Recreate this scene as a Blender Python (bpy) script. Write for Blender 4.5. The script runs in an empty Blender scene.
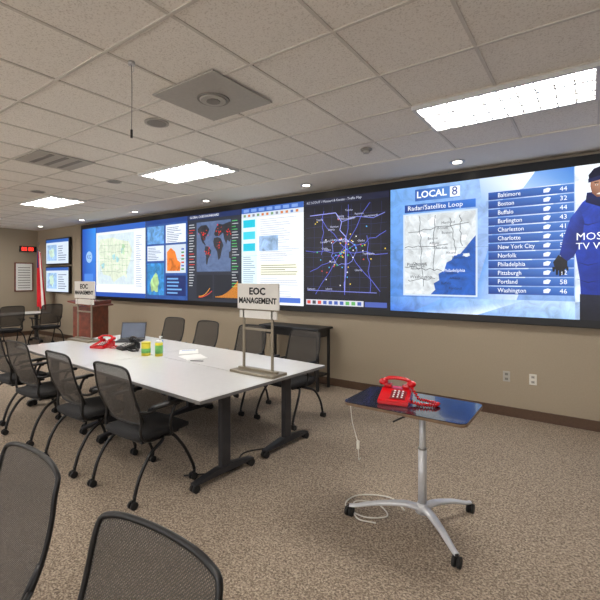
import bpy, bmesh, math, random
from mathutils import Vector, Matrix
random.seed(7)
S = bpy.context.scene
COL = S.collection
try:
    S.view_settings.view_transform = 'Standard'
except Exception: pass

def lin(c):
    c = c/255.0
    return c/12.92 if c <= 0.04045 else ((c+0.055)/1.055)**2.4
def C(r,g,b,a=1.0): return (lin(r),lin(g),lin(b),a)

# ---------------- materials ----------------
def mat(name, col, rough=0.5, metal=0.0, noise=0.0, nscale=50, bump=0.0, emit=None, estr=0, coat=0.0):
    m = bpy.data.materials.new(name); m.use_nodes = True
    nt = m.node_tree; b = nt.nodes['Principled BSDF']
    b.inputs['Base Color'].default_value = col
    b.inputs['Roughness'].default_value = rough
    b.inputs['Metallic'].default_value = metal
    if coat: b.inputs['Coat Weight'].default_value = coat
    tc = nt.nodes.new('ShaderNodeTexCoord')
    nz = nt.nodes.new('ShaderNodeTexNoise'); nz.inputs['Scale'].default_value = nscale
    nz.inputs['Detail'].default_value = 3
    nt.links.new(tc.outputs['Object'], nz.inputs['Vector'])
    if noise:
        mx = nt.nodes.new('ShaderNodeMix'); mx.data_type='RGBA'
        mx.inputs['A'].default_value = tuple(max(0,c*(1-noise)) for c in col[:3])+(1,)
        mx.inputs['B'].default_value = tuple(min(1,c*(1+noise)) for c in col[:3])+(1,)
        mr = nt.nodes.new('ShaderNodeMapRange'); mr.inputs['From Min'].default_value=.3; mr.inputs['From Max'].default_value=.7
        nt.links.new(nz.outputs['Fac'], mr.inputs['Value'])
        nt.links.new(mr.outputs['Result'], mx.inputs['Factor'])
        nt.links.new(mx.outputs['Result'], b.inputs['Base Color'])
    if bump:
        bp = nt.nodes.new('ShaderNodeBump'); bp.inputs['Strength'].default_value=bump; bp.inputs['Distance'].default_value=0.01
        nt.links.new(nz.outputs['Fac'], bp.inputs['Height']); nt.links.new(bp.outputs['Normal'], b.inputs['Normal'])
    if emit:
        b.inputs['Emission Color'].default_value = emit; b.inputs['Emission Strength'].default_value = estr
    return m

M_wall = mat('wall_paint', C(162,149,129), .85, noise=.03, nscale=60, bump=.05)
M_wallw = mat('soffit_paint', C(226,221,212), .85, noise=.03, nscale=60)
M_base = mat('baseboard_brown', C(84,62,46), .5, noise=.1)
M_tbar = mat('tbar_paint', C(208,203,194), .6, noise=.03)
M_black = mat('black_plastic', C(26,25,26), .45, noise=.1, nscale=200)
M_bezel = mat('bezel_black', C(12,12,14), .35, noise=.05)
M_rubber = mat('caster_rubber', C(20,20,20), .6, noise=.05)
M_seat = mat('seat_fabric', C(30,29,30), .95, noise=.25, nscale=400, bump=.2)
M_frame = mat('chair_frame', C(30,29,29), .4, metal=.3, noise=.05)
M_white = mat('laminate_white', C(232,231,229), .22, noise=.015, nscale=20)
M_edge = mat('table_edge_grey', C(110,108,106), .5, noise=.05)
M_leg = mat('table_leg_graphite', C(62,62,65), .4, metal=.5, noise=.05)
M_silver = mat('silver_metal', C(205,205,205), .28, metal=.85, noise=.04)
M_silp = mat('silver_paint', C(208,209,212), .33, metal=.3, noise=.04)
M_dtop = mat('dark_laminate', C(20,22,32), .16, noise=.1, coat=.5)
M_wood = mat('edge_band', C(120,96,72), .5, noise=.15, nscale=30)
M_red = mat('red_plastic', C(205,10,20), .25, noise=.03, coat=.4)
M_redd = mat('red_plastic_dark', C(120,8,14), .35, noise=.03)
M_paper = mat('paper', C(235,235,232), .8, noise=.02)
M_bronze = mat('sign_post_bronze', C(140,130,112), .4, metal=.4, noise=.08)
M_sign = mat('sign_board', C(228,225,218), .6, noise=.02)
M_ink = mat('sign_ink', C(20,20,20), .7, noise=.02)
M_cherry = mat('cherry_wood', C(115,54,34), .4, noise=.35, nscale=12)
M_plate = mat('outlet_white', C(225,221,210), .4, noise=.02)
M_vent = mat('vent_grey', C(172,168,160), .55, noise=.05)
M_ventd = mat('vent_dark', C(128,124,118), .6, noise=.05)
M_yel = mat('yellow_plastic', C(225,210,60), .4, noise=.05)
M_grn = mat('green_label', C(110,185,100), .4, noise=.1)
M_blu = mat('blue_label', C(60,120,190), .4, noise=.1)
M_lamp = mat('lamp_tube', C(240,240,238), .5, noise=.01, emit=(1,.965,.92,1), estr=42.0)
M_refl = mat('lamp_reflector_glow', C(225,225,222), .4, noise=.01, emit=(1,.98,.95,1), estr=.35)  # weak emission stands in for lamp light falling on the reflector
M_can = mat('can_lamp', C(240,235,220), .5, noise=.01, emit=(1,.9,.75,1), estr=8.0)
M_louver = mat('louver_white', C(215,215,212), .4, noise=.02)
M_led = mat('led_red', C(200,20,20), .5, noise=.01, emit=(1,.05,.03,1), estr=3)
M_door = mat('door_grey', C(105,98,88), .6, noise=.08)
M_key = mat('keyboard_grey', C(48,48,52), .5, noise=.05)
M_lscr = mat('laptop_screen', C(40,50,70), .3, noise=.2, nscale=12, emit=(.1,.14,.22,1), estr=.3)

def carpet():
    m = bpy.data.materials.new('carpet_speckle'); m.use_nodes=True
    nt=m.node_tree; b=nt.nodes['Principled BSDF']; b.inputs['Roughness'].default_value=.97
    tc=nt.nodes.new('ShaderNodeTexCoord')
    n1=nt.nodes.new('ShaderNodeTexNoise'); n1.inputs['Scale'].default_value=80; n1.inputs['Detail'].default_value=5; n1.inputs['Roughness'].default_value=.75
    n2=nt.nodes.new('ShaderNodeTexVoronoi'); n2.inputs['Scale'].default_value=130
    n3=nt.nodes.new('ShaderNodeTexNoise'); n3.inputs['Scale'].default_value=1.3
    for n in (n1,n2,n3): nt.links.new(tc.outputs['Object'], n.inputs['Vector'])
    r=nt.nodes.new('ShaderNodeValToRGB')
    e=r.color_ramp.elements
    e[0].position=.34; e[0].color=C(96,83,71)
    e[1].position=.68; e[1].color=C(198,181,160)
    k=e.new(.5); k.color=C(148,132,114)
    a=nt.nodes.new('ShaderNodeMath'); a.operation='MULTIPLY_ADD'; a.inputs[1].default_value=.2
    s=nt.nodes.new('ShaderNodeSeparateColor')
    nt.links.new(n2.outputs['Color'], s.inputs['Color'])
    sub=nt.nodes.new('ShaderNodeMath'); sub.operation='SUBTRACT'; sub.inputs[1].default_value=.5
    nt.links.new(s.outputs[0], sub.inputs[0]); nt.links.new(sub.outputs[0], a.inputs[0]); nt.links.new(n1.outputs['Fac'], a.inputs[2])
    nt.links.new(a.outputs[0], r.inputs['Fac'])
    mx=nt.nodes.new('ShaderNodeMix'); mx.data_type='RGBA'; mx.blend_type='MULTIPLY'; mx.inputs['Factor'].default_value=.12
    nt.links.new(r.outputs['Color'], mx.inputs['A']); nt.links.new(n3.outputs['Fac'], mx.inputs['B'])
    nt.links.new(mx.outputs['Result'], b.inputs['Base Color'])
    bp=nt.nodes.new('ShaderNodeBump'); bp.inputs['Strength'].default_value=.3; bp.inputs['Distance'].default_value=.01
    nt.links.new(n1.outputs['Fac'], bp.inputs['Height']); nt.links.new(bp.outputs['Normal'], b.inputs['Normal'])
    return m
M_carpet=carpet()

def tilemat():
    m = bpy.data.materials.new('acoustic_tile'); m.use_nodes=True
    nt=m.node_tree; b=nt.nodes['Principled BSDF']; b.inputs['Roughness'].default_value=.95
    tc=nt.nodes.new('ShaderNodeTexCoord')
    n1=nt.nodes.new('ShaderNodeTexNoise'); n1.inputs['Scale'].default_value=110; n1.inputs['Detail'].default_value=2
    nt.links.new(tc.outputs['Object'], n1.inputs['Vector'])
    r=nt.nodes.new('ShaderNodeValToRGB'); e=r.color_ramp.elements
    e[0].position=.3; e[0].color=C(212,206,196); e[1].position=.48; e[1].color=C(240,236,228)
    nt.links.new(n1.outputs['Fac'], r.inputs['Fac']); nt.links.new(r.outputs['Color'], b.inputs['Base Color'])
    return m
M_tile=tilemat()

def meshmat():
    m = bpy.data.materials.new('chair_mesh_fabric'); m.use_nodes=True
    nt=m.node_tree; b=nt.nodes['Principled BSDF']; b.inputs['Roughness'].default_value=.7
    b.inputs['Base Color'].default_value=C(62,57,52)
    tc=nt.nodes.new('ShaderNodeTexCoord'); sp=nt.nodes.new('ShaderNodeSeparateXYZ'); nt.links.new(tc.outputs['Object'], sp.inputs[0])
    def sn(o,k):
        a=nt.nodes.new('ShaderNodeMath'); a.operation='MULTIPLY'; a.inputs[1].default_value=k; nt.links.new(o,a.inputs[0])
        s=nt.nodes.new('ShaderNodeMath'); s.operation='SINE'; nt.links.new(a.outputs[0],s.inputs[0]); return s
    sx=sn(sp.outputs['X'],700); sz=sn(sp.outputs['Z'],700)
    p=nt.nodes.new('ShaderNodeMath'); p.operation='MULTIPLY'; nt.links.new(sx.outputs[0],p.inputs[0]); nt.links.new(sz.outputs[0],p.inputs[1])
    g=nt.nodes.new('ShaderNodeMath'); g.operation='GREATER_THAN'; g.inputs[1].default_value=.2; nt.links.new(p.outputs[0],g.inputs[0])
    mm=nt.nodes.new('ShaderNodeMath'); mm.operation='MULTIPLY'; mm.inputs[1].default_value=.45; nt.links.new(g.outputs[0],mm.inputs[0])
    tr=nt.nodes.new('ShaderNodeBsdfTransparent'); mx=nt.nodes.new('ShaderNodeMixShader')
    nt.links.new(mm.outputs[0],mx.inputs[0]); nt.links.new(b.outputs[0],mx.inputs[1]); nt.links.new(tr.outputs[0],mx.inputs[2])
    nt.links.new(mx.outputs[0], nt.nodes['Material Output'].inputs['Surface'])
    return m
M_mesh=meshmat()

def dispmat():
    # vertex colour = picture on the display; its alpha (<1) says how much cloud/terrain texture is mixed in
    m = bpy.data.materials.new('display_emissive'); m.use_nodes=True
    nt=m.node_tree; b=nt.nodes['Principled BSDF']
    b.inputs['Base Color'].default_value=(.01,.01,.01,1); b.inputs['Roughness'].default_value=.5
    at=nt.nodes.new('ShaderNodeAttribute'); at.attribute_name='Col'
    tc=nt.nodes.new('ShaderNodeTexCoord')
    nz=nt.nodes.new('ShaderNodeTexNoise'); nz.inputs['Scale'].default_value=5.5; nz.inputs['Detail'].default_value=8; nz.inputs['Roughness'].default_value=.62; nz.inputs['Distortion'].default_value=1.2
    nt.links.new(tc.outputs['Object'], nz.inputs['Vector'])
    mr=nt.nodes.new('ShaderNodeMapRange'); mr.inputs['From Min'].default_value=.32; mr.inputs['From Max'].default_value=.68; mr.inputs['To Min'].default_value=.25; mr.inputs['To Max'].default_value=1.75
    nt.links.new(nz.outputs['Fac'], mr.inputs['Value'])
    inv=nt.nodes.new('ShaderNodeMath'); inv.operation='SUBTRACT'; inv.inputs[0].default_value=1; nt.links.new(at.outputs['Alpha'], inv.inputs[1])
    k=nt.nodes.new('ShaderNodeMix'); k.data_type='FLOAT'; k.inputs[2].default_value=1.0
    nt.links.new(inv.outputs[0],k.inputs[0]); nt.links.new(mr.outputs['Result'],k.inputs[3])
    vm=nt.nodes.new('ShaderNodeVectorMath'); vm.operation='SCALE'
    nt.links.new(at.outputs['Color'],vm.inputs[0]); nt.links.new(k.outputs[0],vm.inputs['Scale'])
    nt.links.new(vm.outputs[0], b.inputs['Emission Color']); b.inputs['Emission Strength'].default_value=1.25
    return m
M_disp=dispmat()

# ---------------- mesh builder ----------------
class MB:
    def __init__(s): s.bm=bmesh.new(); s.mats=[]
    def mi(s,m):
        if m not in s.mats: s.mats.append(m)
        return s.mats.index(m)
    def add(s,t,m,mtx=None,smooth=False):
        i=s.mi(m)
        if mtx is not None: bmesh.ops.transform(t,matrix=mtx,verts=t.verts)
        for f in t.faces: f.material_index=i; f.smooth=smooth
        me=bpy.data.meshes.new('t'); t.to_mesh(me); t.free(); s.bm.from_mesh(me); bpy.data.meshes.remove(me)
    def box(s,c,d,m,bev=0,rot=None,seg=2):
        t=bmesh.new(); bmesh.ops.create_cube(t,size=1)
        bmesh.ops.scale(t,vec=d,verts=t.verts)
        if bev: bmesh.ops.bevel(t,geom=list(t.edges),offset=bev,segments=seg,affect='EDGES',profile=.5)
        M=Matrix.Translation(c)
        if rot is not None: M=M@rot
        s.add(t,m,M,False)
    def cyl(s,p0,p1,r,m,r2=None,n=20,caps=True):
        p0=Vector(p0);p1=Vector(p1);d=p1-p0
        t=bmesh.new(); bmesh.ops.create_cone(t,cap_ends=caps,segments=n,radius1=r,radius2=r if r2 is None else r2,depth=d.length)
        q=Vector((0,0,1)).rotation_difference(d.normalized()).to_matrix().to_4x4()
        i=s.mi(m); bmesh.ops.transform(t,matrix=Matrix.Translation((p0+p1)/2)@q,verts=t.verts)
        for f in t.faces: f.material_index=i; f.smooth=len(f.verts)==4
        me=bpy.data.meshes.new('t'); t.to_mesh(me); t.free(); s.bm.from_mesh(me); bpy.data.meshes.remove(me)
    def sph(s,c,r,m,sc=(1,1,1),rot=None):
        t=bmesh.new(); bmesh.ops.create_uvsphere(t,u_segments=18,v_segments=12,radius=r)
        bmesh.ops.scale(t,vec=sc,verts=t.verts)
        M=Matrix.Translation(c)
        if rot is not None: M=M@rot
        s.add(t,m,M,True)
    def tube(s,pts,r,m,n=10,sub=6,closed=False,flat=1.0,radii=None):
        P=[Vector(p) for p in pts]; Q=[];RR=[]
        N=len(P); rng=N if closed else N-1
        for i in range(rng):
            p1=P[i];p2=P[(i+1)%N]
            p0=P[i-1] if (i>0 or closed) else p1*2-p2
            p3=P[(i+2)%N] if (i+2<N or closed) else p2*2-p1
            for k in range(sub):
                u=k/sub
                Q.append(.5*((2*p1)+(p2-p0)*u+(2*p0-5*p1+4*p2-p3)*u*u+(3*p1-p0-3*p2+p3)*u**3))
                if radii: RR.append(radii[i]*(1-u)+radii[(i+1)%N]*u)
                else: RR.append(r)
        if not closed: Q.append(P[-1]); RR.append(radii[-1] if radii else r)
        t=bmesh.new(); rings=[]; L=len(Q)
        def tan(i):
            a=Q[(i-1)%L] if (i>0 or closed) else Q[0]; b=Q[(i+1)%L] if (i<L-1 or closed) else Q[-1]
            return (b-a).normalized()
        T=tan(0); up=Vector((0,0,1)) if abs(T.z)<.9 else Vector((1,0,0))
        nrm=(up-T*up.dot(T)).normalized()
        for i in range(L):
            T2=tan(i); nrm=(nrm-T2*nrm.dot(T2)).normalized(); bn=T2.cross(nrm)
            rings.append([t.verts.new(Q[i]+(nrm*math.cos(a)*flat+bn*math.sin(a))*RR[i]) for a in [2*math.pi*k/n for k in range(n)]])
        for i in range(L if closed else L-1):
            A=rings[i];Bq=rings[(i+1)%L]
            for k in range(n): t.faces.new((A[k],A[(k+1)%n],Bq[(k+1)%n],Bq[k]))
        if not closed:
            t.faces.new(rings[0][::-1]); t.faces.new(rings[-1])
        s.add(t,m,None,True)
    def prism(s,poly,z0,z1,m,bev=0,mtx=None):
        t=bmesh.new(); vs=[t.verts.new((x,y,z0)) for x,y in poly]; f=t.faces.new(vs)
        r=bmesh.ops.extrude_face_region(t,geom=[f]); vv=[g for g in r['geom'] if isinstance(g,bmesh.types.BMVert)]
        bmesh.ops.translate(t,vec=(0,0,z1-z0),verts=vv); bmesh.ops.recalc_face_normals(t,faces=t.faces)
        if bev: bmesh.ops.bevel(t,geom=list(t.edges),offset=bev,segments=2,affect='EDGES')
        s.add(t,m,mtx,False)
    def text(s,body,mtx,size,m,align='CENTER',ext=.0005,sx=1,bold=0):
        me=textmesh(body,size,align,ext,bold); t=bmesh.new(); t.from_mesh(me); bpy.data.meshes.remove(me)
        bmesh.ops.scale(t,vec=(sx,1,1),verts=t.verts)
        s.add(t,m,mtx,False)
    def mesh(s,name):
        me=bpy.data.meshes.new(name); s.bm.to_mesh(me); s.bm.free()
        for m in s.mats: me.materials.append(m)
        return me
    def obj(s,name,loc=(0,0,0),rz=0,parent=None):
        return place(s.mesh(name),name,loc,rz,parent)
def place(me,name,loc=(0,0,0),rz=0,parent=None):
    o=bpy.data.objects.new(name,me); COL.objects.link(o); o.location=loc; o.rotation_euler=(0,0,rz)
    if parent: o.parent=parent
    return o
def textmesh(body,size,align='LEFT',ext=0,bold=0):
    cu=bpy.data.curves.new('txt','FONT'); cu.body=body; cu.size=size; cu.align_x=align; cu.align_y='CENTER'; cu.extrude=ext
    cu.resolution_u=2; cu.offset=bold
    o=bpy.data.objects.new('txt',cu); COL.objects.link(o)
    dg=bpy.context.evaluated_depsgraph_get(); dg.update()
    me=bpy.data.meshes.new_from_object(o.evaluated_get(dg))
    bpy.data.objects.remove(o); bpy.data.curves.remove(cu)
    return me
def rrect(w,h,r,n=6):
    P=[]
    for cx,cy,a0 in ((w/2-r,h/2-r,0),(-w/2+r,h/2-r,90),(-w/2+r,-h/2+r,180),(w/2-r,-h/2+r,270)):
        for k in range(n+1):
            a=math.radians(a0+90*k/n); P.append((cx+r*math.cos(a),cy+r*math.sin(a)))
    return P
def R(ax,deg): return Matrix.Rotation(math.radians(deg),4,ax)

# ---------------- room ----------------
XL,XR,YF,YB,H=-12.9,3.6,5.34,-4.6,2.95
SOF=4.42
def slab(name,c,d,m):
    b=MB(); b.box((0,0,0),d,m); return b.obj(name,c)
slab('floor',((XL+XR)/2,(YF+YB)/2,-.05),(XR-XL+.4,YF-YB+.4,.1),M_carpet)
slab('ceiling',((XL+XR)/2,(YF+YB)/2,H+.05),(XR-XL+.4,YF-YB+.4,.1),M_tile)
slab('wall_front',((XL+XR)/2,YF+.05,H/2),(XR-XL+.2,.1,H),M_wall)
slab('wall_left',(XL-.05,(YF+YB)/2,H/2),(.1,YF-YB,H),M_wall)
slab('wall_right',(XR+.05,(YF+YB)/2,H/2),(.1,YF-YB,H),M_wall)
# unseen back wall; its openings are added to let in sky fill for the ceiling
b=MB()
b.box(((XL+XR)/2,YB-.05,.35),(XR-XL+.2,.1,.7),M_wall); b.box(((XL+XR)/2,YB-.05,H-.05),(XR-XL+.2,.1,.1),M_wall)
nw=6; wx=(XR-XL)/nw
for i in range(nw+1): b.box((XL+i*wx,YB-.05,H/2),(.30,.1,H),M_wall)
b.obj('wall_back')
for i in range(nw):
    b=MB(); cxw=XL+(i+.5)*wx
    for zz in (.72,2.83): b.box((0,0,zz),(wx-.3,.06,.04),M_vent)
    for xx in (-(wx-.34)/2,0,(wx-.34)/2): b.box((xx,0,1.775),(.04,.06,2.1),M_vent)
    b.obj('added_fill_window_%d'%(i+1),(cxw,YB-.05,0))  # frame around an added opening, part of the sky fill
slab('baseboard_front',((XL+XR)/2,YF-.008,.055),(XR-XL,.016,.11),M_base)
slab('baseboard_left',(XL+.008,(YF+YB)/2,.055),(.016,YF-YB-.04,.11),M_base)
slab('baseboard_right',(XR-.008,(YF+YB)/2,.055),(.016,YF-YB-.04,.11),M_base)
slab('baseboard_back',((XL+XR)/2,YB+.008,.055),(XR-XL-.04,.016,.11),M_base)
slab('trim_soffit',((XL+XR)/2,(YF+SOF)/2,H-.006),(XR-XL,YF-SOF,.012),M_wallw)
# grid
P=.6; GX0=-1.14; GY0=3.13
b=MB()
x=GX0-int((GX0-XL)/P)*P
while x<XR:
    b.box((x,(SOF+YB)/2,H-.003),(.020,SOF-YB,.006),M_tbar); x+=P
y=GY0
while y>YB: y-=P
y+=P
while y<SOF-.1:
    b.box(((XL+XR)/2,y,H-.0035),(XR-XL,.020,.007),M_tbar); y+=P
b.obj('ceiling_grid')

# troffers
b=MB(); L,W=2*P,P
for sx in (-1,1): b.box((sx*(L/2-.015),0,-.014),(.03,W,.028),M_louver)
for sy in (-1,1): b.box((0,sy*(W/2-.015),-.014),(L-.06,.03,.028),M_louver)
b.box((0,0,-.002),(L-.06,W-.06,.003),M_refl)
for sy in (-.18,0,.18): b.box((0,sy,-.006),(L-.08,.09,.005),M_lamp)
for sy in (-.09,.09): b.box((0,sy,-.020),(L-.06,.030,.016),M_louver)
for k in range(1,10): b.box((-L/2+.03+k*(L-.06)/10,0,-.020),(.009,W-.06,.016),M_louver)
tm=b.mesh('ceiling_light')
for ly in (GY0,GY0-6*P,GY0-11*P):
    for i in range(-1,4):
        lx=GX0-6*P*i*1.0+P
        if lx+P<XR and lx-P>XL: place(tm,'ceiling_light',(lx,ly+P/2,H-.006))
# can lights
b=MB()
b.cyl((0,0,0),(0,0,-.012),.085,M_silver,n=28); b.cyl((0,0,-.012),(0,0,-.016),.05,M_can,n=24)
cm=b.mesh('recessed_downlight')
for i in range(-1,6): place(cm,'recessed_downlight',(-1.24-2.08*i,4.88,H-.012))
# square diffuser
b=MB(); b.box((0,0,-.006),(P*1.05,P*1.0,.010),M_vent,.003)
b.cyl((0,0,-.011),(0,0,-.018),.12,M_ventd,r2=.115,n=32); b.cyl((0,0,-.018),(0,0,-.026),.10,M_vent,r2=.09,n=32); b.cyl((0,0,-.026),(0,0,-.030),.05,M_ventd,n=32)
dm=b.mesh('square_air_diffuser')
place(dm,'square_air_diffuser',(-2.28,2.13,H-.006))
b=MB(); b.cyl((0,0,0),(0,0,-.008),.10,M_vent,n=32); b.cyl((0,0,-.008),(0,0,-.010),.08,M_ventd,n=32)
sm=b.mesh('ceiling_speaker')
for p in ((-3.04,2.19),(-5.4,3.2),(-7.0,2.9),(-.2,1.6)): place(sm,'ceiling_speaker',(p[0],p[1],H-.006))
b=MB(); b.cyl((0,0,0),(0,0,-.012),.06,M_vent,n=28); b.cyl((0,0,-.012),(0,0,-.04),.045,M_vent,r2=.03,n=28)
b.obj('smoke_detector',(-1.9,3.9,H-.006))
b=MB(); b.box((0,0,-.004),(.6,.6,.008),M_vent,.002)
for k in range(3): b.box((0,-.15+.15*k,-.010),(.50,.05,.004),M_ventd)
gm=b.mesh('return_air_grille')
place(gm,'return_air_grille',(-4.98,2.25,H-.006)); place(gm,'return_air_grille',(-8.0,2.0,H-.006))
# hanging microphone
b=MB(); b.cyl((0,0,0),(0,0,-.02),.02,M_silver); b.tube([(0,0,-.02),(.004,0,-.2),(0,0,-.42)],.0022,M_ventd,n=6)
b.cyl((0,0,-.42),(0,0,-.47),.007,M_black); b.tube([(0,0,-.02),(.02,0,-.03),(.022,0,-.06),(.004,0,-.07)],.002,M_silver,n=6)
b.obj('hanging_microphone',(-2.32,1.49,H))

# ---------------- displays ----------------
class Canvas:
    def __init__(s,y0): s.v=[];s.f=[];s.c=[];s.y0=y0
    def Y(s,l): return s.y0-.0007*l
    def poly(s,pts,col,l=1):
        i=len(s.v); y=s.Y(l)
        for p in pts: s.v.append((p[0],y,p[1]))
        s.f.append(tuple(range(i,i+len(pts)))); s.c.append(col if isinstance(col,list) else [col]*len(pts))
    def rect(s,x0,z0,x1,z1,col,l=1): s.poly([(x0,z0),(x1,z0),(x1,z1),(x0,z1)],col,l)
    def line(s,pts,w,col,l=2):
        for a,b2 in zip(pts[:-1],pts[1:]):
            dx=b2[0]-a[0];dz=b2[1]-a[1];L=math.hypot(dx,dz)
            if L<1e-6: continue
            nx=-dz/L*w/2;nz=dx/L*w/2
            s.poly([(a[0]-nx,a[1]-nz),(b2[0]-nx,b2[1]-nz),(b2[0]+nx,b2[1]+nz),(a[0]+nx,a[1]+nz)],col,l)
    def disc(s,x,z,r,col,l=3,n=12,rz=None):
        rz=rz or r
        s.poly([(x+r*math.cos(2*math.pi*k/n),z+rz*math.sin(2*math.pi*k/n)) for k in range(n)],col,l)
    def blob(s,x,z,r,col,l=3,n=14,j=.3,rz=None):
        rz=rz or r
        pts=[]
        for k in range(n):
            q=1+random.uniform(-j,j); pts.append((x+r*q*math.cos(2*math.pi*k/n),z+rz*q*math.sin(2*math.pi*k/n)))
        s.poly(pts,col,l)
    def text(s,body,x,z,size,col,l=4,align='LEFT',sx=1,bold=0):
        me=textmesh(body,size,align,0,bold); i=len(s.v); y=s.Y(l)
        for v in me.vertices: s.v.append((x+v.co.x*sx,y,z+v.co.y))
        for p in me.polygons: s.f.append(tuple(i+k for k in p.vertices)); s.c.append([col]*len(p.vertices))
        bpy.data.meshes.remove(me)
    def obj(s,name,parent):
        me=bpy.data.meshes.new(name); me.from_pydata(s.v,[],s.f)
        a=me.color_attributes.new('Col','FLOAT_COLOR','CORNER'); k=0
        for cs in s.c:
            for c in cs: a.data[k].color=c; k+=1
        me.materials.append(M_disp); o=place(me,name,(0,0,0),0,parent); return o
def jl(x0,z0,x1,z1,n=8,j=.03):
    return [(x0+(x1-x0)*k/n+(random.uniform(-j,j) if 0<k<n else 0),z0+(z1-z0)*k/n+(random.uniform(-j,j) if 0<k<n else 0)) for k in range(n+1)]

ZB,ZT=1.17,2.79
VX0,VX1=-10.25,1.85
vw=bpy.data.objects.new('video_wall',None); COL.objects.link(vw)
b=MB()
b.box(((VX0+VX1)/2,YF-.045,(ZB+ZT)/2+.01),(VX1-VX0+.16,.088,ZT-ZB+.19),M_bezel,.006)
b.obj('frame',parent=vw)
cv=Canvas(YF-.0905)
W_=C(245,248,252)
# panel R: weather broadcast
cv.rect(-2.2,ZB,VX1,ZT,[C(60,120,200,.7),C(150,190,235,.7),C(225,236,248,.7),C(110,165,230,.7)],1)
cv.poly([(-1.2,ZB),(-.75,ZB),(-.2,ZT),(-.75,ZT)],[C(110,160,225,.8),C(200,220,245,.8),C(235,242,252,.8),C(90,140,210,.8)],2)
cv.poly([(-1.08,ZT),(-.5,ZT),(-.62,2.62),(-1.05,2.5)],[C(190,212,240),C(245,248,252),C(235,242,250),C(150,185,230)],3)
cv.poly([(-.5,ZT),(-.14,ZT),(-.14,2.62),(-.62,2.62)],[C(120,165,225),C(70,125,205),C(90,145,215),C(170,200,235)],3)
cv.rect(-2.2,ZB,-.13,1.36,[C(50,105,195,.6),C(160,198,240,.6),C(190,218,245,.6),C(90,145,220,.6)],3)
cv.poly([(-1.9,ZB),(-1.1,ZB),(-.6,1.36),(-1.5,1.36)],[C(90,145,220,.7),C(215,230,248,.7),C(180,210,242,.7),C(120,170,230,.7)],4)
# map
mx0,mx1,mz0,mz1=-2.0,-1.12,1.40,2.42
cv.rect(mx0-.02,mz0-.02,mx1+.02,mz1+.02,C(200,215,230),5)
cv.rect(mx0,mz0,mx1,mz1,C(208,214,217,.6),6)
cv.poly([(mx0+.34,mz0),(mx1,mz0),(mx1,2.12),(-1.17,2.06),(-1.24,1.97),(-1.30,1.90),(-1.36,1.90),(-1.40,1.83),(-1.46,1.80),(-1.49,1.70),(-1.56,1.66),(-1.55,1.58),(-1.62,1.54),(-1.60,1.46)],[C(30,85,170,.5)]*14,7)
for k in range(16):
    xx=random.uniform(mx0+.08,mx1-.08)
    cv.blob(xx,random.uniform(1.85,mz1-.06),random.uniform(.02,.06),random.choice([C(240,242,245,.6),C(215,222,226,.6)]),9,rz=random.uniform(.015,.04))
for l_ in (((-2,2.0),(-1.44,2.03)),((-2,1.75),(-1.52,1.7)),((-1.8,2.4),(-1.75,1.5)),((-1.6,2.4),(-1.62,1.7)),((-1.42,2.35),(-1.35,1.92)),((-1.95,2.2),(-1.2,2.28)),((-1.3,2.38),(-1.27,2.0)),((-1.95,1.58),(-1.6,1.6))):
    cv.line(jl(*l_[0],*l_[1],10,.018),.007,C(60,66,74),10)
for k in range(14):
    xx=random.uniform(mx0+.03,mx1-.25); zz=mz0+.08+k*(mz1-mz0-.14)/14
    cv.text(random.choice(['Albany','Boston','Buffalo','Norfolk','Raleigh','Cleveland','Portland','Hartford']),xx,zz,.045,C(30,35,50),11)
cv.text('Pittsburgh',-1.97,1.78,.065,C(20,25,40),11); cv.text('Washington',-1.93,1.62,.06,C(20,25,40),11)
cv.text('Philadelphia',-1.5,1.70,.055,C(235,240,250),11)
cv.rect(-2.0,2.46,-1.12,2.56,[C(20,50,120),C(40,100,190),C(60,120,210),C(30,70,150)],5)
cv.text('Radar/Satellite Loop',-1.96,2.51,.085,W_,11)
cv.rect(-1.86,2.60,-1.3,2.75,[C(40,85,165),C(90,140,210),C(90,140,210),C(40,85,165)],5)
cv.text('LOCAL',-1.84,2.675,.12,W_,11,bold=.003); cv.rect(-1.42,2.61,-1.3,2.74,C(235,240,248),9); cv.text('8',-1.40,2.675,.15,C(30,60,140),11)
# city list
cities=['Baltimore','Boston','Buffalo','Burlington','Charleston','Charlotte','New York City','Norfolk','Philadelphia','Pittsburgh','Portland','Washington']
for k,n_ in enumerate(cities):
    z=2.565-k*.1
    cv.rect(-.98,z-.044,-.14,z+.044,[C(22,52,125),C(45,92,175),C(70,122,200),C(40,85,165)],6)
    cv.text(n_,-.88,z,.07,W_,11,sx=.86)
    cv.poly([(-.42,z-.02),(-.37,z-.02),(-.35,z+.02),(-.38,z+.03),(-.42,z+.015)],C(235,240,250),9)
    cv.text(str(random.randint(28,62)),-.27,z,.07,W_,11)
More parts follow.
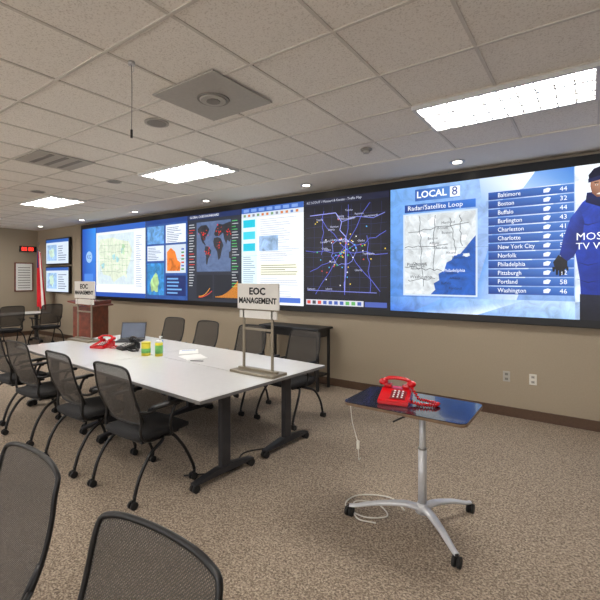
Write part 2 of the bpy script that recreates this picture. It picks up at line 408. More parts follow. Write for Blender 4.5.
# presenter in winter jacket on screen
D=-.17
def pp(pts,col,l,d=D):
    cv.poly([(x+d,z) for x,z in pts],col,l)
cv.rect(-.13,ZB,VX1,ZT,[C(205,220,238,.6),C(190,210,235,.6),C(230,238,248,.6),C(240,245,250,.6)],7)
cv.poly([(-.13,ZB),(.3,ZB),(.5,1.5),(-.13,1.35)],C(150,175,210,.6),8)
jk=[C(20,48,150,.6),C(30,64,175,.6),C(40,80,195,.6),C(30,64,175,.6),C(24,55,160,.6),C(16,38,125,.6),C(12,30,105,.6),C(12,30,105,.6),C(14,34,115,.6),C(20,48,145,.6),C(28,60,170,.6)]
pp([(.04,2.30),(.10,2.40),(.18,2.47),(.40,2.47),(.55,2.38),(.64,2.1),(.62,1.5),(.60,ZB),(.10,ZB),(.08,1.6),(.03,1.95)],jk,12)
pp([(.08,2.36),(.0,2.25),(-.07,2.02),(-.10,1.86),(-.04,1.78),(.03,1.84),(.10,2.02),(.12,2.2)],[C(34,70,180,.6),C(28,60,165,.6),C(24,52,150,.6),C(18,42,130,.6),C(14,34,110,.6),C(14,34,110,.6),C(12,30,100,.6),C(16,36,118,.6)],13)
pp([(.27,2.42),(.28,1.42),(.30,1.42),(.295,2.42)],C(10,22,70),13)
for zz in (2.2,1.78,1.6): pp([(.05,zz),(.15,zz-.03),(.26,zz-.01),(.15,zz-.045)],C(12,30,100,.6),13)
# glove with fingers
pp([(-.11,1.86),(-.03,1.79),(-.03,1.72),(-.08,1.68),(-.14,1.70),(-.16,1.78)],C(22,24,32),14)
for fx,fz in ((-.155,1.70),(-.125,1.665),(-.095,1.655),(-.065,1.665)): pp([(fx-.013,1.73),(fx+.013,1.73),(fx+.011,fz-.02),(fx-.009,fz-.025)],C(16,18,25),15)
pp([(-.05,1.78),(-.02,1.72),(-.02,1.68),(-.04,1.70)],C(20,22,30),15)
pp([(.08,ZB),(.6,ZB),(.6,1.42),(.08,1.44)],[C(12,14,26,.6),C(20,24,40,.6),C(30,34,55,.6),C(22,26,45,.6)],13)
hx=.26
pp([(hx-.12,2.50),(hx-.13,2.40),(hx,2.34),(hx+.13,2.40),(hx+.12,2.50)],[C(14,24,80),C(10,18,60),C(10,18,60),C(12,22,70),C(18,34,100)],14)
pp([(hx-.085,2.64),(hx-.09,2.56),(hx-.075,2.49),(hx-.035,2.445),(hx+.03,2.445),(hx+.07,2.49),(hx+.088,2.56),(hx+.085,2.64)],[C(170,120,95),C(150,102,80),C(140,92,72),C(120,78,60),C(140,92,72),C(175,128,104),C(200,152,128),C(205,160,135)],15)
pp([(hx-.04,2.475),(hx-.02,2.487),(hx+.03,2.487),(hx+.045,2.475),(hx,2.468)],C(235,225,215),16)
for ex in (-.036,.04):
    cv.disc(hx+ex+D,2.57,.014,C(225,215,205),16,8,rz=.007); cv.disc(hx+ex+D,2.57,.006,C(30,20,18),17,8)
    pp([(hx+ex-.022,2.59),(hx+ex+.022,2.592),(hx+ex+.018,2.60),(hx+ex-.018,2.60)],C(50,32,25),16)
pp([(hx-.004,2.56),(hx-.016,2.515),(hx+.016,2.512),(hx+.008,2.56)],C(150,100,80),16)
pp([(hx-.10,2.60),(hx-.105,2.68),(hx-.06,2.74),(hx,2.76),(hx+.06,2.74),(hx+.105,2.68),(hx+.10,2.60),(hx,2.625)],[C(14,16,40,.6)]*8,17)
pp([(hx-.107,2.60),(hx-.107,2.64),(hx,2.665),(hx+.107,2.64),(hx+.107,2.60),(hx,2.622)],C(24,30,75),18)
cv.text('MOST',-.125,2.04,.11,W_,18); cv.text('TV WX',-.125,1.94,.10,W_,18)
# panel dark regional map
x0,x1=-3.6,-2.22
cv.rect(x0,ZB,x1,ZT,C(8,9,26,.5),1)
cv.rect(x0,2.70,x1,ZT,C(18,22,50),2); cv.text('KC SCOUT / Missouri & Kansas - Traffic Map',x0+.04,2.745,.05,C(200,205,220),4)
for k in range(1,9): cv.line(jl(x0+k*.155,1.36,x0+k*.155+.03,2.66,7,.012),.004,C(38,42,96),2)
for k in range(1,9): cv.line(jl(x0+.03,1.33+k*.148,x1-.03,1.33+k*.148,7,.012),.004,C(38,42,96),2)
cx,cz=-2.92,1.98
cv.line([(-3.5,2.55),(-3.05,2.56),(-2.95,2.42),(-2.98,2.3),(-2.88,2.2),(-2.90,1.4)],.012,C(150,155,235),3)
cv.line([(-3.55,1.42),(-2.4,1.40)],.010,C(120,128,215),3)
cv.line([(-2.95,2.42),(-2.7,2.48),(-2.45,2.44),(-2.28,2.5)],.010,C(120,128,215),3)
for (a,b_) in (((-3.58,2.02),(-2.24,1.94)),((-3.4,1.36),(-2.5,2.66)),((-2.35,1.42),(-3.3,2.5)),((-2.9,1.36),(-2.84,2.66)),((-3.5,1.7),(-2.92,1.98)),((-2.92,1.98),(-2.26,2.25)),((-3.3,1.95),(-3.25,2.6)),((-2.5,1.4),(-2.55,2.2))):
    cv.line(jl(*a,*b_,8,.022),.008,C(90,100,215),3)
n=22; cv.line([(cx+.2*(1+random.uniform(-.15,.15))*math.cos(2*math.pi*k/n),cz+.19*(1+random.uniform(-.15,.15))*math.sin(2*math.pi*k/n)) for k in range(n+1)],.008,C(120,130,225),3)
for k in range(60):
    rr=random.gauss(0,.26); a=random.uniform(0,6.28)
    px=max(x0+.05,min(x1-.05,cx+rr*math.cos(a))); pz=max(1.35,min(2.62,cz+rr*math.sin(a)))
    cv.disc(px,pz,.010,random.choice([C(250,250,250),C(255,220,60),C(60,220,90),C(240,70,60),C(80,190,255)]),4,8)
for k in range(24): cv.text(random.choice(['Olathe','Liberty','Topeka','Lenexa','Leavenworth','Raytown','Harrison']),random.uniform(x0+.05,x1-.3),random.uniform(1.4,2.6),.04,C(190,195,225),5)
cv.rect(x0+.03,ZB+.03,x0+1.0,ZB+.11,C(205,205,215),3)
for k in range(10): cv.rect(x0+.05+k*.095,ZB+.045,x0+.11+k*.095,ZB+.095,random.choice([C(60,90,170),C(210,70,60),C(90,170,90),C(60,60,70)]),4)
cv.rect(x0+1.02,ZB+.03,x1-.03,ZB+.10,C(70,90,170),3)
# doc panel
x0,x1=-4.92,-3.62
cv.rect(x0,ZB,x1,ZT,C(232,236,240),1)
cv.rect(x0,2.70,x1,ZT,C(50,95,180),2)
for k in range(7): cv.rect(x0+.05+k*.17,2.72,x0+.17+k*.17,2.77,C(120,155,215),3)
cv.rect(x0,2.62,x1,2.70,C(205,212,222),2)
for k in range(12): cv.rect(x0+.05+k*.1,2.64,x0+.10+k*.1,2.68,random.choice([C(90,120,180),C(200,120,70),C(110,150,110),C(120,125,140)]),3)
cv.rect(x0,ZB,x0+.35,2.62,C(215,235,240),2)
for k in range(3): cv.rect(x0+.04,2.46-k*.2,x0+.31,2.59-k*.2,random.choice([C(20,190,215),C(60,205,225)]),3)
for k in range(20): cv.rect(x0+.04,1.95-k*.035,x0+.12+random.uniform(.08,.2),1.962-k*.035,C(140,155,175),3)
for k in range(36):
    z=2.57-k*.036; cv.rect(x0+.42,z,x0+.42+random.uniform(.3,.8),z+.007,C(165,170,180),3)
cv.rect(x0+.4,1.62,x1-.06,1.86,C(245,245,225),4); cv.rect(x0+.4,2.05,x0+.8,2.3,C(150,180,215,.4),4)
for k in range(5): cv.rect(x0+.44,1.66+k*.036,x0+.44+random.uniform(.4,.75),1.672+k*.036,C(120,120,110),5)
cv.rect(x0+.4,ZB+.04,x1-.06,ZB+.12,C(70,110,200),4)
# world map panel
x0,x1=-6.31,-4.94
cv.rect(x0,ZB,x1,ZT,C(38,44,58),1)
cv.rect(x0,2.70,x1,ZT,C(20,40,90),2); cv.text('GLOBAL CASES DASHBOARD',x0+.05,2.745,.06,W_,4)
cv.rect(x0+.24,1.72,x1-.24,2.64,C(84,104,142,.7),2)
NA=[(-6.04,2.52),(-5.95,2.58),(-5.8,2.58),(-5.72,2.5),(-5.76,2.42),(-5.82,2.36),(-5.83,2.3),(-5.88,2.29),(-5.86,2.22),(-5.81,2.2),(-5.9,2.25),(-5.95,2.33),(-5.97,2.42),(-6.03,2.46)]
SA=[(-5.83,2.19),(-5.75,2.18),(-5.67,2.1),(-5.70,2.02),(-5.75,1.96),(-5.78,1.84),(-5.81,1.86),(-5.81,2.0),(-5.85,2.1)]
EU=[(-5.6,2.40),(-5.56,2.5),(-5.48,2.58),(-5.38,2.56),(-5.36,2.42),(-5.46,2.36),(-5.56,2.36)]
AF=[(-5.6,2.33),(-5.5,2.34),(-5.42,2.31),(-5.36,2.19),(-5.40,2.1),(-5.44,1.96),(-5.49,1.93),(-5.52,2.08),(-5.60,2.18),(-5.62,2.26)]
AS=[(-5.38,2.56),(-5.2,2.6),(-5.09,2.54),(-5.1,2.44),(-5.16,2.36),(-5.2,2.24),(-5.26,2.28),(-5.29,2.2),(-5.34,2.3),(-5.37,2.42)]
AU=[(-5.22,2.06),(-5.14,2.1),(-5.1,2.0),(-5.14,1.93),(-5.22,1.96)]
for q in (NA,SA,EU,AF,AS,AU): cv.poly([(x-.0,z) for x,z in q],C(40,42,50,.6),3)
for k in range(55):
    bx,bz=random.choice([(-5.86,2.42),(-5.5,2.45),(-5.48,2.2),(-5.24,2.42),(-5.75,2.08)])
    cv.disc(bx+random.gauss(0,.05),bz+random.gauss(0,.045),random.uniform(.004,.014),C(235,40,34),4,10)
for k in range(24): cv.rect(x0+.03,2.6-k*.05,x0+.1+random.uniform(.02,.1),2.612-k*.05,random.choice([C(225,60,50),C(210,215,220),C(210,215,220)]),3); cv.rect(x1-.21,2.6-k*.05,x1-.14+random.uniform(.02,.1),2.612-k*.05,random.choice([C(90,200,110),C(200,205,210)]),3)
cv.rect(x0+.24,1.22,x1-.7,1.66,C(24,30,42),2); cv.rect(x1-.66,1.22,x1-.04,1.66,C(24,30,42),2)
cv.line([(x0+.3+k*.03,1.26+.3*(k/13)**2.5) for k in range(11)],.012,C(250,170,40),4)
for k in range(24): cv.rect(x1-.62+k*.0235,1.25,x1-.607+k*.0235,1.27+.3*(k/24)**2,C(240,150,40),4)
cv.line([(x0+.3+k*.03,1.24+.15*(k/13)**2) for k in range(13)],.012,C(230,60,60),4)
# blue dashboards
x0,x1=-7.65,-6.33
cv.rect(x0,ZB,x1,ZT,C(40,80,150,.7),1)
cv.rect(x0,2.70,x1,ZT,C(25,60,130),2)
cv.rect(x0+.05,2.3,x0+.6,2.66,C(100,155,210,.3),2); cv.rect(x0+.66,2.3,x1-.05,2.66,C(225,232,240),2)
cv.rect(x0+.05,1.95,x0+.6,2.26,C(215,225,235),2); cv.rect(x0+.66,1.7,x1-.05,2.26,C(200,210,222),2)
cv.poly([(x0+.7,1.74),(x0+.7,2.12),(x0+.82,2.2),(x0+.95,2.12),(x0+1.02,1.95),(x0+1.12,1.9),(x0+1.1,1.74)],C(225,120,40,.5),3)
cv.rect(x0+.05,1.25,x0+.6,1.9,C(50,130,190,.3),2); cv.blob(x0+.3,1.5,.14,C(170,205,140,.5),3,rz=.2)
cv.rect(x0+.66,1.25,x1-.05,1.65,C(20,40,100),2)
for k in range(9): cv.rect(x0+.7,2.32+k*.035,x0+.9+random.uniform(0,.25),2.33+k*.035,C(70,90,130),3)
for k in range(8): cv.rect(x0+.08,1.98+k*.033,x0+.3+random.uniform(0,.25),1.99+k*.033,C(90,110,150),3)
for k in range(5): cv.rect(x0+.7,1.29+k*.07,x0+.7+random.uniform(.2,.5),1.32+k*.07,C(110,165,220),3)
for k in range(7): cv.rect(x0+1.14,1.76+k*.065,x0+1.22,1.79+k*.065,random.choice([C(60,140,70),C(200,60,50),C(70,100,180)]),3)
# us map panel
x0,x1=-9.61,-7.67
cv.rect(x0,ZB,x1,ZT,C(225,230,228),1)
cv.rect(x0,2.66,x1,ZT,C(45,95,185),2); cv.rect(x0,ZB,x1,ZB+.26,C(235,238,238),2); cv.rect(x0,ZB,x1,ZB+.1,C(35,80,170),3)
cv.rect(x0+.08,1.46,x1-.42,2.6,C(205,220,226,.85),2)
cv.poly([(x0+.16,2.5),(x0+.7,2.52),(x0+.95,2.46),(x1-.6,2.4),(x1-.48,2.2),(x1-.56,1.95),(x1-.7,1.75),(x1-.66,1.58),(x1-.8,1.66),(x0+.95,1.60),(x0+.75,1.50),(x0+.6,1.64),(x0+.3,1.68),(x0+.16,1.9),(x0+.12,2.2)],[C(214,224,204,.75)]*15,3)
for k in range(8): cv.line(jl(x0+.2+.15*k,1.68,x0+.22+.155*k,2.46,5,.012),.006,C(130,150,130),4)
for k in range(5): cv.line(jl(x0+.18,1.75+.15*k,x1-.62,1.73+.15*k,6,.012),.006,C(130,150,130),4)
for k in range(6): cv.blob(random.uniform(x0+.3,x1-.8),random.uniform(1.7,2.4),.06,random.choice([C(170,205,165,.6),C(160,205,210,.6),C(190,215,175,.6)]),5)
cv.rect(x1-.38,1.36,x1-.06,2.6,C(235,238,240),3)
for k in range(24): cv.rect(x1-.34,1.42+k*.047,x1-.26+random.uniform(.04,.16),1.432+k*.047,C(120,140,170),4)
cv.rect(VX0,ZB,-9.63,ZT,[C(20,60,160),C(30,90,200),C(50,140,230),C(25,70,170)],1)
cv.disc(-9.93,2.1,.14,C(150,190,235),2,20); cv.rect(-10.15,1.4,-9.75,1.7,C(70,130,215),2)
cv.text('KC',-9.93,2.1,.14,C(20,60,140),4,'CENTER')
cv.rect(VX0,1.978,VX1,1.980,C(60,70,95),19)
cv.obj('display_surface',vw)

# left TVs
for zc in (2.30,1.55):
    tv=bpy.data.objects.new('wall_tv',None); COL.objects.link(tv)
    b=MB(); b.box((-11.58,YF-.05,zc),(1.30,.06,.70),M_bezel,.008); b.box((-11.58,YF-.012,zc),(.4,.022,.3),M_black)
    b.obj('bezel',parent=tv)
    cc=Canvas(YF-.081); X0,X1,Z0,Z1=-12.19,-10.97,zc-.32,zc+.32
    cc.rect(X0,Z0,X1,Z1,C(205,218,232),1); cc.rect(X0,Z1-.08,X1,Z1,C(40,90,170),2)
    cc.rect(X0+.06,Z0+.08,X0+.6,Z1-.14,C(150,185,220,.5),2); cc.blob(X0+.33,zc-.03,.14,C(190,215,200,.6),3)
    for k in range(7): cc.rect(X0+.68,Z0+.08+k*.06,X0+.68+random.uniform(.2,.45),Z0+.10+k*.06,C(100,115,140),2)
    cc.obj('screen',tv)
# led clock
b=MB(); b.box((0,0,0),(.05,.42,.16),M_black,.006)
for k,yy in enumerate((-.14,-.07,.03,.10)):
    for dz in (-.045,0,.045): b.box((.027,yy,dz),(.004,.04,.009),M_led)
    for dy in (-.02,.02): b.box((.027,yy+dy,0),(.004,.008,.09),M_led)
b.obj('led_wall_clock',(XL+.026,5.08,2.40))
# framed notice on left wall
b=MB(); b.box((0,0,0),(.03,.46,.80),M_cherry,.006); b.box((.017,0,0),(.004,.40,.74),M_paper)
for k in range(9): b.box((.020,0,-.30+k*.07),(.002,.30,.016),M_door)
b.obj('framed_notice',(XL+.016,4.98,1.62))
# door on left wall
b=MB(); b.box((0,0,1.05),(.05,.92,2.1),M_cherry,.004)
for sy in (-1,1): b.box((.01,sy*.49,1.08),(.07,.06,2.16),M_door)
b.box((.01,0,2.13),(.07,1.04,.06),M_door); b.cyl((.03,.36,1.0),(.08,.36,1.0),.012,M_silver); b.cyl((.08,.36,1.0),(.08,.25,1.0),.01,M_silver)
b.obj('door_1',(XL+.045,2.9,0))

# flag
b=MB(); b.cyl((0,0,0),(0,0,.05),.16,M_bronze,r2=.13); b.cyl((0,0,.05),(0,0,2.45),.014,M_bronze,n=12)
b.sph((0,0,2.49),.03,M_bronze,(1,1,1.5))
M_fr=mat('flag_red',C(200,25,38),.9,noise=.1); M_fw=mat('flag_white',C(235,230,225),.9,noise=.05); M_fb=mat('flag_blue',C(30,40,115),.9,noise=.1)
t=bmesh.new(); nu,nv=26,22; g=[]
for i in range(nu+1):
    r_=[]
    for j in range(nv+1):
        u=i/nu;v=j/nv
        w=.16+.26*v
        a=u*math.pi*5
        r_.append(t.verts.new((-.06+w*u*1.0,.05*math.sin(a)*(.5+.8*v),2.38-1.5*v-.12*u)))
    g.append(r_)
for i in range(nu):
    for j in range(nv):
        f=t.faces.new((g[i][j],g[i][j+1],g[i+1][j+1],g[i+1][j])); f.smooth=True
        if j<7 and i<15: mm=M_fb
        else: mm=M_fr if (i//4)%2==0 else M_fw
        f.material_index=b.mi(mm)
me=bpy.data.meshes.new('t'); t.to_mesh(me); t.free(); b.bm.from_mesh(me)
b.obj('flag_on_pole',(-11.95,4.96,0))

# outlets
for x_,m_ in ((-.80,M_base),(-.53,M_plate)):
    b=MB(); b.box((0,0,0),(.075,.01,.12),m_ if m_ is M_plate else M_vent,.003)
    for dz in (-.028,.028): b.box((0,-.006,dz),(.034,.004,.028),M_vent if m_ is M_plate else M_ventd,.001); b.box((-.007,-.009,dz),(.003,.002,.012),M_black); b.box((.007,-.009,dz),(.003,.002,.012),M_black)
    b.obj('wall_outlet',(x_,YF-.006,.46))

# ---------------- chair ----------------
def chair_mesh():
    b=MB()
    t=bmesh.new(); n=14; g=[]
    def sq(u,v): return u*math.sqrt(1-v*v*.18),v*math.sqrt(1-u*u*.18)
    for side in (1,0):
        gr=[]
        for i in range(n+1):
            row=[]
            for j in range(n+1):
                u=-1+2*i/n;v=-1+2*j/n; X,Y_=sq(u,v)
                e=max(abs(u),abs(v)); 
                z=(.475-.018*e**6+ .008*abs(u)**2-.012*max(0,v)**3) if side else (.415+.015*e**4)
                row.append(t.verts.new((X*.25,.02+Y_*.245,z)))
            gr.append(row)
        g.append(gr)
    for s_,gr in enumerate(g):
        for i in range(n):
            for j in range(n):
                q=(gr[i][j],gr[i+1][j],gr[i+1][j+1],gr[i][j+1]); t.faces.new(q if s_==0 else q[::-1])
    T_,B_=g
    loop=[(i,0) for i in range(n)]+[(n,j) for j in range(n)]+[(i,n) for i in range(n,0,-1)]+[(0,j) for j in range(n,0,-1)]
    for k in range(len(loop)):
        a=loop[k];c=loop[(k+1)%len(loop)]
        t.faces.new((T_[a[0]][a[1]],B_[a[0]][a[1]],B_[c[0]][c[1]],T_[c[0]][c[1]]))
    b.add(t,M_seat,None,True)
    b.box((0,.0,.405),(.40,.34,.025),M_black,.008)
    def bp(u,v):
        hw=.248-.020*v-.010*v**8-.03*(1-v)**5
        Hh=.44*(1-.05*abs(u)**7)+.006*(1-u*u)
        y=-.165-.13*v-.02*math.sin(math.pi*min(1,v*1.1))-.022*(1-u*u)
        return (hw*u,y,.54+Hh*v+ .02*(abs(u)**6)*(1-v))
    t=bmesh.new(); nu,nv=16,16; g=[[t.verts.new(bp(-1+2*i/nu,j/nv)) for j in range(nv+1)] for i in range(nu+1)]
    for i in range(nu):
        for j in range(nv): t.faces.new((g[i][j],g[i+1][j],g[i+1][j+1],g[i][j+1]))
    b.add(t,M_mesh,None,True)
    lp=[bp(-1+2*i/8,0) for i in range(8)]+[bp(1,j/8) for j in range(8)]+[bp(1-2*i/12,1) for i in range(12)]+[bp(-1,1-j/8) for j in range(8)]
    b.tube(lp,.009,M_frame,n=8,sub=3,closed=True)
    for s in (-1,1):
        b.tube([(s*.19,.05,.40),(s*.215,-.12,.41),(s*.228,-.19,.47),bp(s*.97,.12),bp(s*.99,.4)],.012,M_frame,n=8)
        b.tube([(s*.20,.03,.41),(s*.27,.04,.43),(s*.285,.02,.53),(s*.285,.06,.64),(s*.285,.10,.652)],.012,M_frame,n=8)
        b.box((s*.283,.01,.668),(.052,.29,.028),M_black,.012)
        b.tube([(s*.285,-.10,.655),(s*.275,-.16,.64),bp(s*1.0,.22)],.010,M_frame,n=8)
        b.tube([(s*.19,.08,.40),(s*.235,.10,.385),(s*.262,.17,.28),(s*.27,.24,.14),(s*.27,.262,.075)],.013,M_frame,n=8)
        b.tube([(s*.19,.02,.40),(s*.235,-.02,.385),(s*.262,-.14,.33),(s*.27,-.23,.20),(s*.27,-.272,.075)],.013,M_frame,n=8)
        for yy in (.262,-.272):
            b.cyl((s*.27,yy,.09),(s*.27,yy,.055),.012,M_black,n=10)
            b.box((s*.27,yy-.008,.05),(.016,.03,.03),M_black,.004)
            for q in (-1,1): b.cyl((s*.27+q*.008,yy-.012,.027),(s*.27+q*.026,yy-.012,.027),.027,M_rubber,n=18)
    b.tube([(-.19,.08,.395),(.19,.08,.395)],.012,M_frame,n=8); b.tube([(-.19,.02,.395),(.19,.02,.395)],.012,M_frame,n=8)
    return b.mesh('mesh_back_chair')
CH=chair_mesh()
def chair(x,y,rz): place(CH,'mesh_back_chair',(x,y,0),math.radians(rz))
for x,y,r in ((-2.88,1.97,0),(-3.68,1.97,-2),(-4.66,2.02,2),(-5.5,2.1,0)): chair(x,y,r)
for x,y,r in ((-2.82,3.80,176),(-3.61,3.78,183),(-4.50,3.80,178),(-5.30,3.86,181)): chair(x,y,r)
chair(-.865,.33,183); chair(-1.65,.36,179)
chair(-10.55,3.75,90); chair(-10.55,4.55,92); chair(-12.2,3.9,-90)

# ---------------- tables ----------------
def ttable(Lx,Wy):
    b=MB()
    b.box((0,0,.725),(Lx,Wy,.026),M_edge,.004)
    b.box((0,0,.7395),(Lx-.006,Wy-.006,.003),M_white)
    for s in (-1,1):
        x=s*(Lx/2-.18)
        b.box((x,0,.70),(.06,.46,.03),M_leg,.006)
        b.box((x,0,.385),(.05,.10,.62),M_leg,.012)
        t=Matrix.Translation((x,0,0))
        b.prism([(-.31,.055),(.31,.055),(.31,.07),(.07,.11),(-.07,.11),(-.31,.07)],-.03,.03,M_leg,.004,mtx=t@R('Z',90)@R('X',90))
        for q in (-1,1):
            b.cyl((x,q*.29,.06),(x,q*.29,.04),.012,M_black,n=10)
            for w in (-1,1): b.cyl((x+w*.006,q*.29,.03),(x+w*.028,q*.29,.03),.03,M_rubber,n=18)
    b.box((0,0,.69),(Lx-.40,.05,.03),M_leg,.005)
    return b.mesh('training_table')
TT=ttable(1.84,.765)
ang=math.radians(-3.5); ux=Vector((math.cos(ang),math.sin(ang),0)); uy=Vector((-math.sin(ang),math.cos(ang),0))
c0=Vector((-4.05,2.86,0))
for a in (-.922,.922):
    for q in (-.384,.384):
        p=c0+ux*a+uy*q; place(TT,'training_table',p,ang)
T2=ttable(1.6,.75)
place(T2,'training_table',(-11.37,4.05,0),math.radians(90))
# console by wall
b=MB(); b.box((0,0,.875),(1.1,.40,.03),M_black,.006); b.box((0,.02,.80),(1.0,.32,.10),M_black,.004)
for sx in (-.5,.5):
    for sy in (-.15,.15): b.box((sx,sy,.43),(.035,.035,.86),M_black,.003)
b.box((0,0,.2),(1.0,.3,.02),M_black)
b.obj('console_table',(-3.65,5.06,0))

# laptop table
b=MB()
top=rrect(.80,.48,.05)
b.prism(top,-.011,.007,M_wood,.002,mtx=Matrix.Translation((0,0,.77)))
b.prism(rrect(.796,.476,.048),.0,.004,M_dtop,0,mtx=Matrix.Translation((0,0,.7765)))
b.box((.05,0,.742),(.26,.20,.03),M_silp,.006)
b.cyl((.08,-.03,.40),(.08,-.03,.74),.021,M_silp,n=24)
b.cyl((.08,-.03,.13),(.08,-.03,.50),.027,M_silp,n=24); b.cyl((.08,-.03,.50),(.08,-.03,.51),.028,M_ventd,n=24)
b.cyl((.08,-.03,.09),(.08,-.03,.15),.045,M_silp,r2=.032,n=24)
b.tube([(.05,-.03,.735),(-.02,-.12,.71),(-.05,-.2,.70)],.006,M_black,n=8)
hub=Vector((.08,-.03,.12))
for tx,ty in ((-.365,-.20),(.365,-.30),(.30,.31)):
    e=Vector((tx,ty,.07)); d=e-hub
    b.tube([hub+d*.04,hub+d*.25+Vector((0,0,.022)),hub+d*.6+Vector((0,0,.02)),hub+d*.9,e],.022,M_silp,n=12,flat=.6,radii=[.034,.030,.024,.019,.017])
    b.cyl((tx,ty,.075),(tx,ty,.045),.011,M_black,n=10)
    for w in (-1,1): b.cyl((tx+w*.005,ty,.03),(tx+w*.024,ty,.03),.03,M_rubber,n=18)
b.tube([(-.365,-.07,.757),(-.41,-.09,.75),(-.405,-.09,.62),(-.38,-.09,.53),(-.36,-.09,.47)],.003,M_plate,n=6)
b.box((-.355,-.09,.445),(.02,.015,.06),M_plate,.004)
b.tube([(-.355,-.09,.42),(-.345,-.10,.38),(-.35,-.09,.34),(-.335,-.09,.36)],.003,M_plate,n=6)
b.obj('rolling_laptop_table',(-.975,2.69,0))

# phone
def phone(body,dark):
    b=MB()
    prof=[(-.11,0),(.11,0),(.11,.075),(.05,.07),(-.11,.028)]
    b.prism(prof,-.10,.10,body,.006,mtx=R('Z',90)@R('X',90))
    tilt=R('X',15)
    b.box((.025,-.035,.052),(.10,.10,.006),dark,.002,rot=tilt)
    for i in range(3):
        for j in range(4): b.box((-.002+i*.027,-.068+j*.024,.048+j*.0064),(.012,.010,.007),M_paper,.002,rot=tilt)
    for s in (-1,1): b.box((s*.06,.075,.085),(.05,.05,.025),body,.008)
    b.tube([(-.10,.075,.112),(-.05,.075,.135),(.05,.075,.135),(.10,.075,.112)],.016,body,n=12,flat=.8)
    for s in (-1,1): b.sph((s*.095,.075,.105),.032,body,(1,1,.75))
    pts=[]
    base=[Vector((.10,.05,.09)),Vector((.15,.03,.02)),Vector((.22,.03,.014)),Vector((.28,.0,.014)),Vector((.26,-.05,.014)),Vector((.18,-.06,.014)),Vector((.10,-.05,.02))]
    K=110
    for k in range(K):
        u=k/(K-1)*(len(base)-1); i=min(int(u),len(base)-2); f=u-i
        p=base[i].lerp(base[i+1],f); a=k*1.55
        d=(base[i+1]-base[i]).normalized(); n1=d.cross(Vector((0,0,1))).normalized(); n2=d.cross(n1)
        pts.append(p+(n1*math.cos(a)+n2*math.sin(a))*.008)
    b.tube(pts,.0048,body,n=5,sub=2)
    return b.mesh('desk_phone')
PR=phone(M_red,M_redd); PB=phone(M_black,M_bezel)
place(PR,'red_telephone',(-1.08,2.66,.7815),math.radians(12))
place(PR,'red_telephone',(-4.98,2.80,.742),math.radians(20))
place(PB,'black_telephone',(-4.62,2.92,.742),math.radians(-10))
# laptop
b=MB(); b.box((0,0,.010),(.34,.24,.018),M_key,.004); b.box((0,.02,.0195),(.29,.12,.002),M_black)
t=R('X',-18); b.box((0,.155,.13),(.34,.010,.23),M_key,.003,rot=t); b.box((0,.148,.13),(.31,.004,.20),M_lscr,0,rot=t)
b.obj('laptop',(-5.15,3.28,.742),math.radians(38))

# sign stands
def sign():
    b=MB()
    b.box((0,0,.012),(.52,.20,.024),M_bronze,.004)
    b.box((0,0,.032),(.46,.03,.018),M_bronze,.003)
    for s in (-1,1): b.box((s*.17,0,.31),(.024,.016,.58),M_bronze,.003)
    b.box((0,0,.40),(.33,.012,.02),M_bronze,.002)
    b.box((0,0,.70),(.49,.02,.235),M_sign,.004)
    b.box((0,0,.535),(.44,.016,.07),M_sign,.003)
    m=Matrix.Translation((0,-.0115,.745))@R('X',90); b.text('EOC',m,.088,M_ink,sx=1.1,bold=.003)
    m=Matrix.Translation((0,-.0115,.66))@R('X',90); b.text('MANAGEMENT',m,.072,M_ink,sx=.92,bold=.0025)
    m=Matrix.Translation((0,.0115,.70))@R('Z',180)@R('X',90); b.text('EOC',m,.085,M_ink)
    return b.mesh('sign_stand')
SG=sign()
place(SG,'sign_stand',(-2.48,2.86,.742),0); place(SG,'sign_stand',(-5.72,2.96,.742),math.radians(2))

# items on table
b=MB(); b.cyl((0,0,0),(0,0,.15),.042,M_yel,n=28); b.cyl((0,0,.03),(0,0,.12),.0425,M_grn,n=28); b.cyl((0,0,.15),(0,0,.17),.040,M_paper,r2=.03,n=28); b.obj('wipes_canister',(-3.93,2.86,.742))
b=MB(); b.cyl((0,0,0),(0,0,.135),.05,M_yel,n=28); b.cyl((0,0,.03),(0,0,.08),.0505,M_grn,n=28); b.cyl((0,0,.135),(0,0,.15),.051,M_yel,n=28); b.obj('wipes_canister',(-4.08,2.80,.742))
b=MB(); b.cyl((0,0,0),(0,0,.14),.035,M_blu,n=24); b.cyl((0,0,.14),(0,0,.18),.012,M_paper,n=12); b.box((.01,0,.185),(.05,.015,.012),M_paper,.003); b.obj('sanitizer_bottle',(-4.1,3.0,.742))
b=MB()
for k in range(5):
    b.box((random.uniform(-.01,.01),random.uniform(-.01,.01),.001+.0012*k),(.216,.28,.001),M_paper,rot=R('Z',random.uniform(-6,6)))
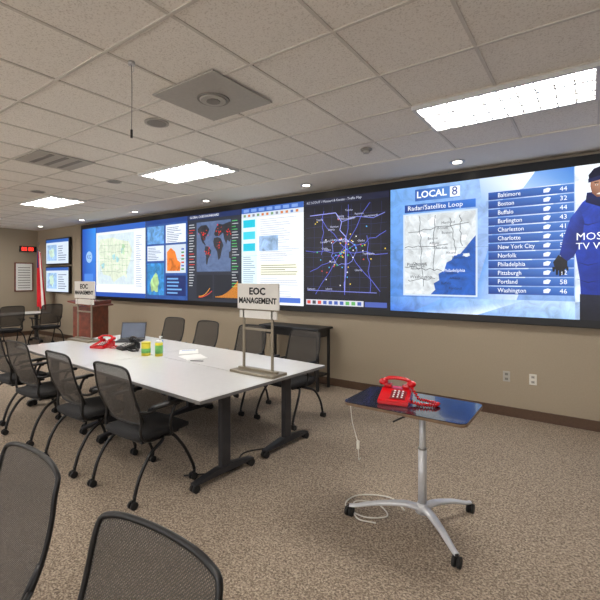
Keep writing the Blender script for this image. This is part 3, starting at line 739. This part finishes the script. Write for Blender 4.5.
b.obj('paper_stack',(-3.55,3.02,.742),math.radians(70))
b=MB(); b.box((0,0,.001),(.216,.28,.0015),M_paper); b.box((.0,.09,.0022),(.16,.03,.0005),M_blu); b.obj('paper_sheet',(-3.86,3.22,.742),math.radians(50))
b=MB(); b.tube([(-.07,0,.005),(.07,0,.005)],.004,M_black,n=8); b.obj('ballpoint_pen',(-3.35,2.9,.742),.5)

# lectern
b=MB(); b.box((0,0,.05),(.66,.5,.10),M_cherry,.008); b.box((0,0,.57),(.56,.40,.96),M_cherry,.006)
b.box((0,-.003,.57),(.42,.402,.72),M_cherry,.01)
b.box((0,0,1.10),(.74,.52,.03),M_cherry,.006,rot=R('X',-12)); b.box((0,.2,1.10),(.74,.02,.1),M_cherry,.004)
b.tube([(.1,.18,1.12),(.1,.14,1.25),(.1,.04,1.32)],.005,M_black,n=8); b.sph((.1,.03,1.325),.014,M_black,(1,1.5,1))
b.obj('wooden_lectern',(-8.15,4.35,0),math.radians(-60))

# floor cables
b=MB()
b.tube([(-1.05,2.75,.007),(-1.2,2.85,.007),(-1.4,2.75,.007),(-1.42,2.58,.007),(-1.25,2.52,.007),(-1.12,2.62,.007),(-1.25,2.72,.009),(-1.38,2.64,.012),(-1.28,2.48,.009),(-1.15,2.50,.007)],.005,M_plate,n=6)
b.obj('floor_cable')
b=MB()
b.tube([(-2.5,3.4,.007),(-2.45,3.1,.007),(-2.6,2.8,.007),(-2.45,2.5,.007),(-2.7,2.2,.007)],.006,M_black,n=6)
b.obj('power_cable')

# world
w=bpy.data.worlds.new('World'); S.world=w; w.use_nodes=True
w.node_tree.nodes['Background'].inputs[0].default_value=(.97,.97,1,1); w.node_tree.nodes['Background'].inputs[1].default_value=3.1

cam=bpy.data.cameras.new('camera'); cam.sensor_width=36; cam.lens=413*36/600; cam.shift_y=-23/600; cam.clip_start=.05
co=bpy.data.objects.new('camera',cam); COL.objects.link(co); co.location=(0,0,1.62); co.rotation_euler=(math.radians(90),0,math.radians(35.1))
S.camera=co
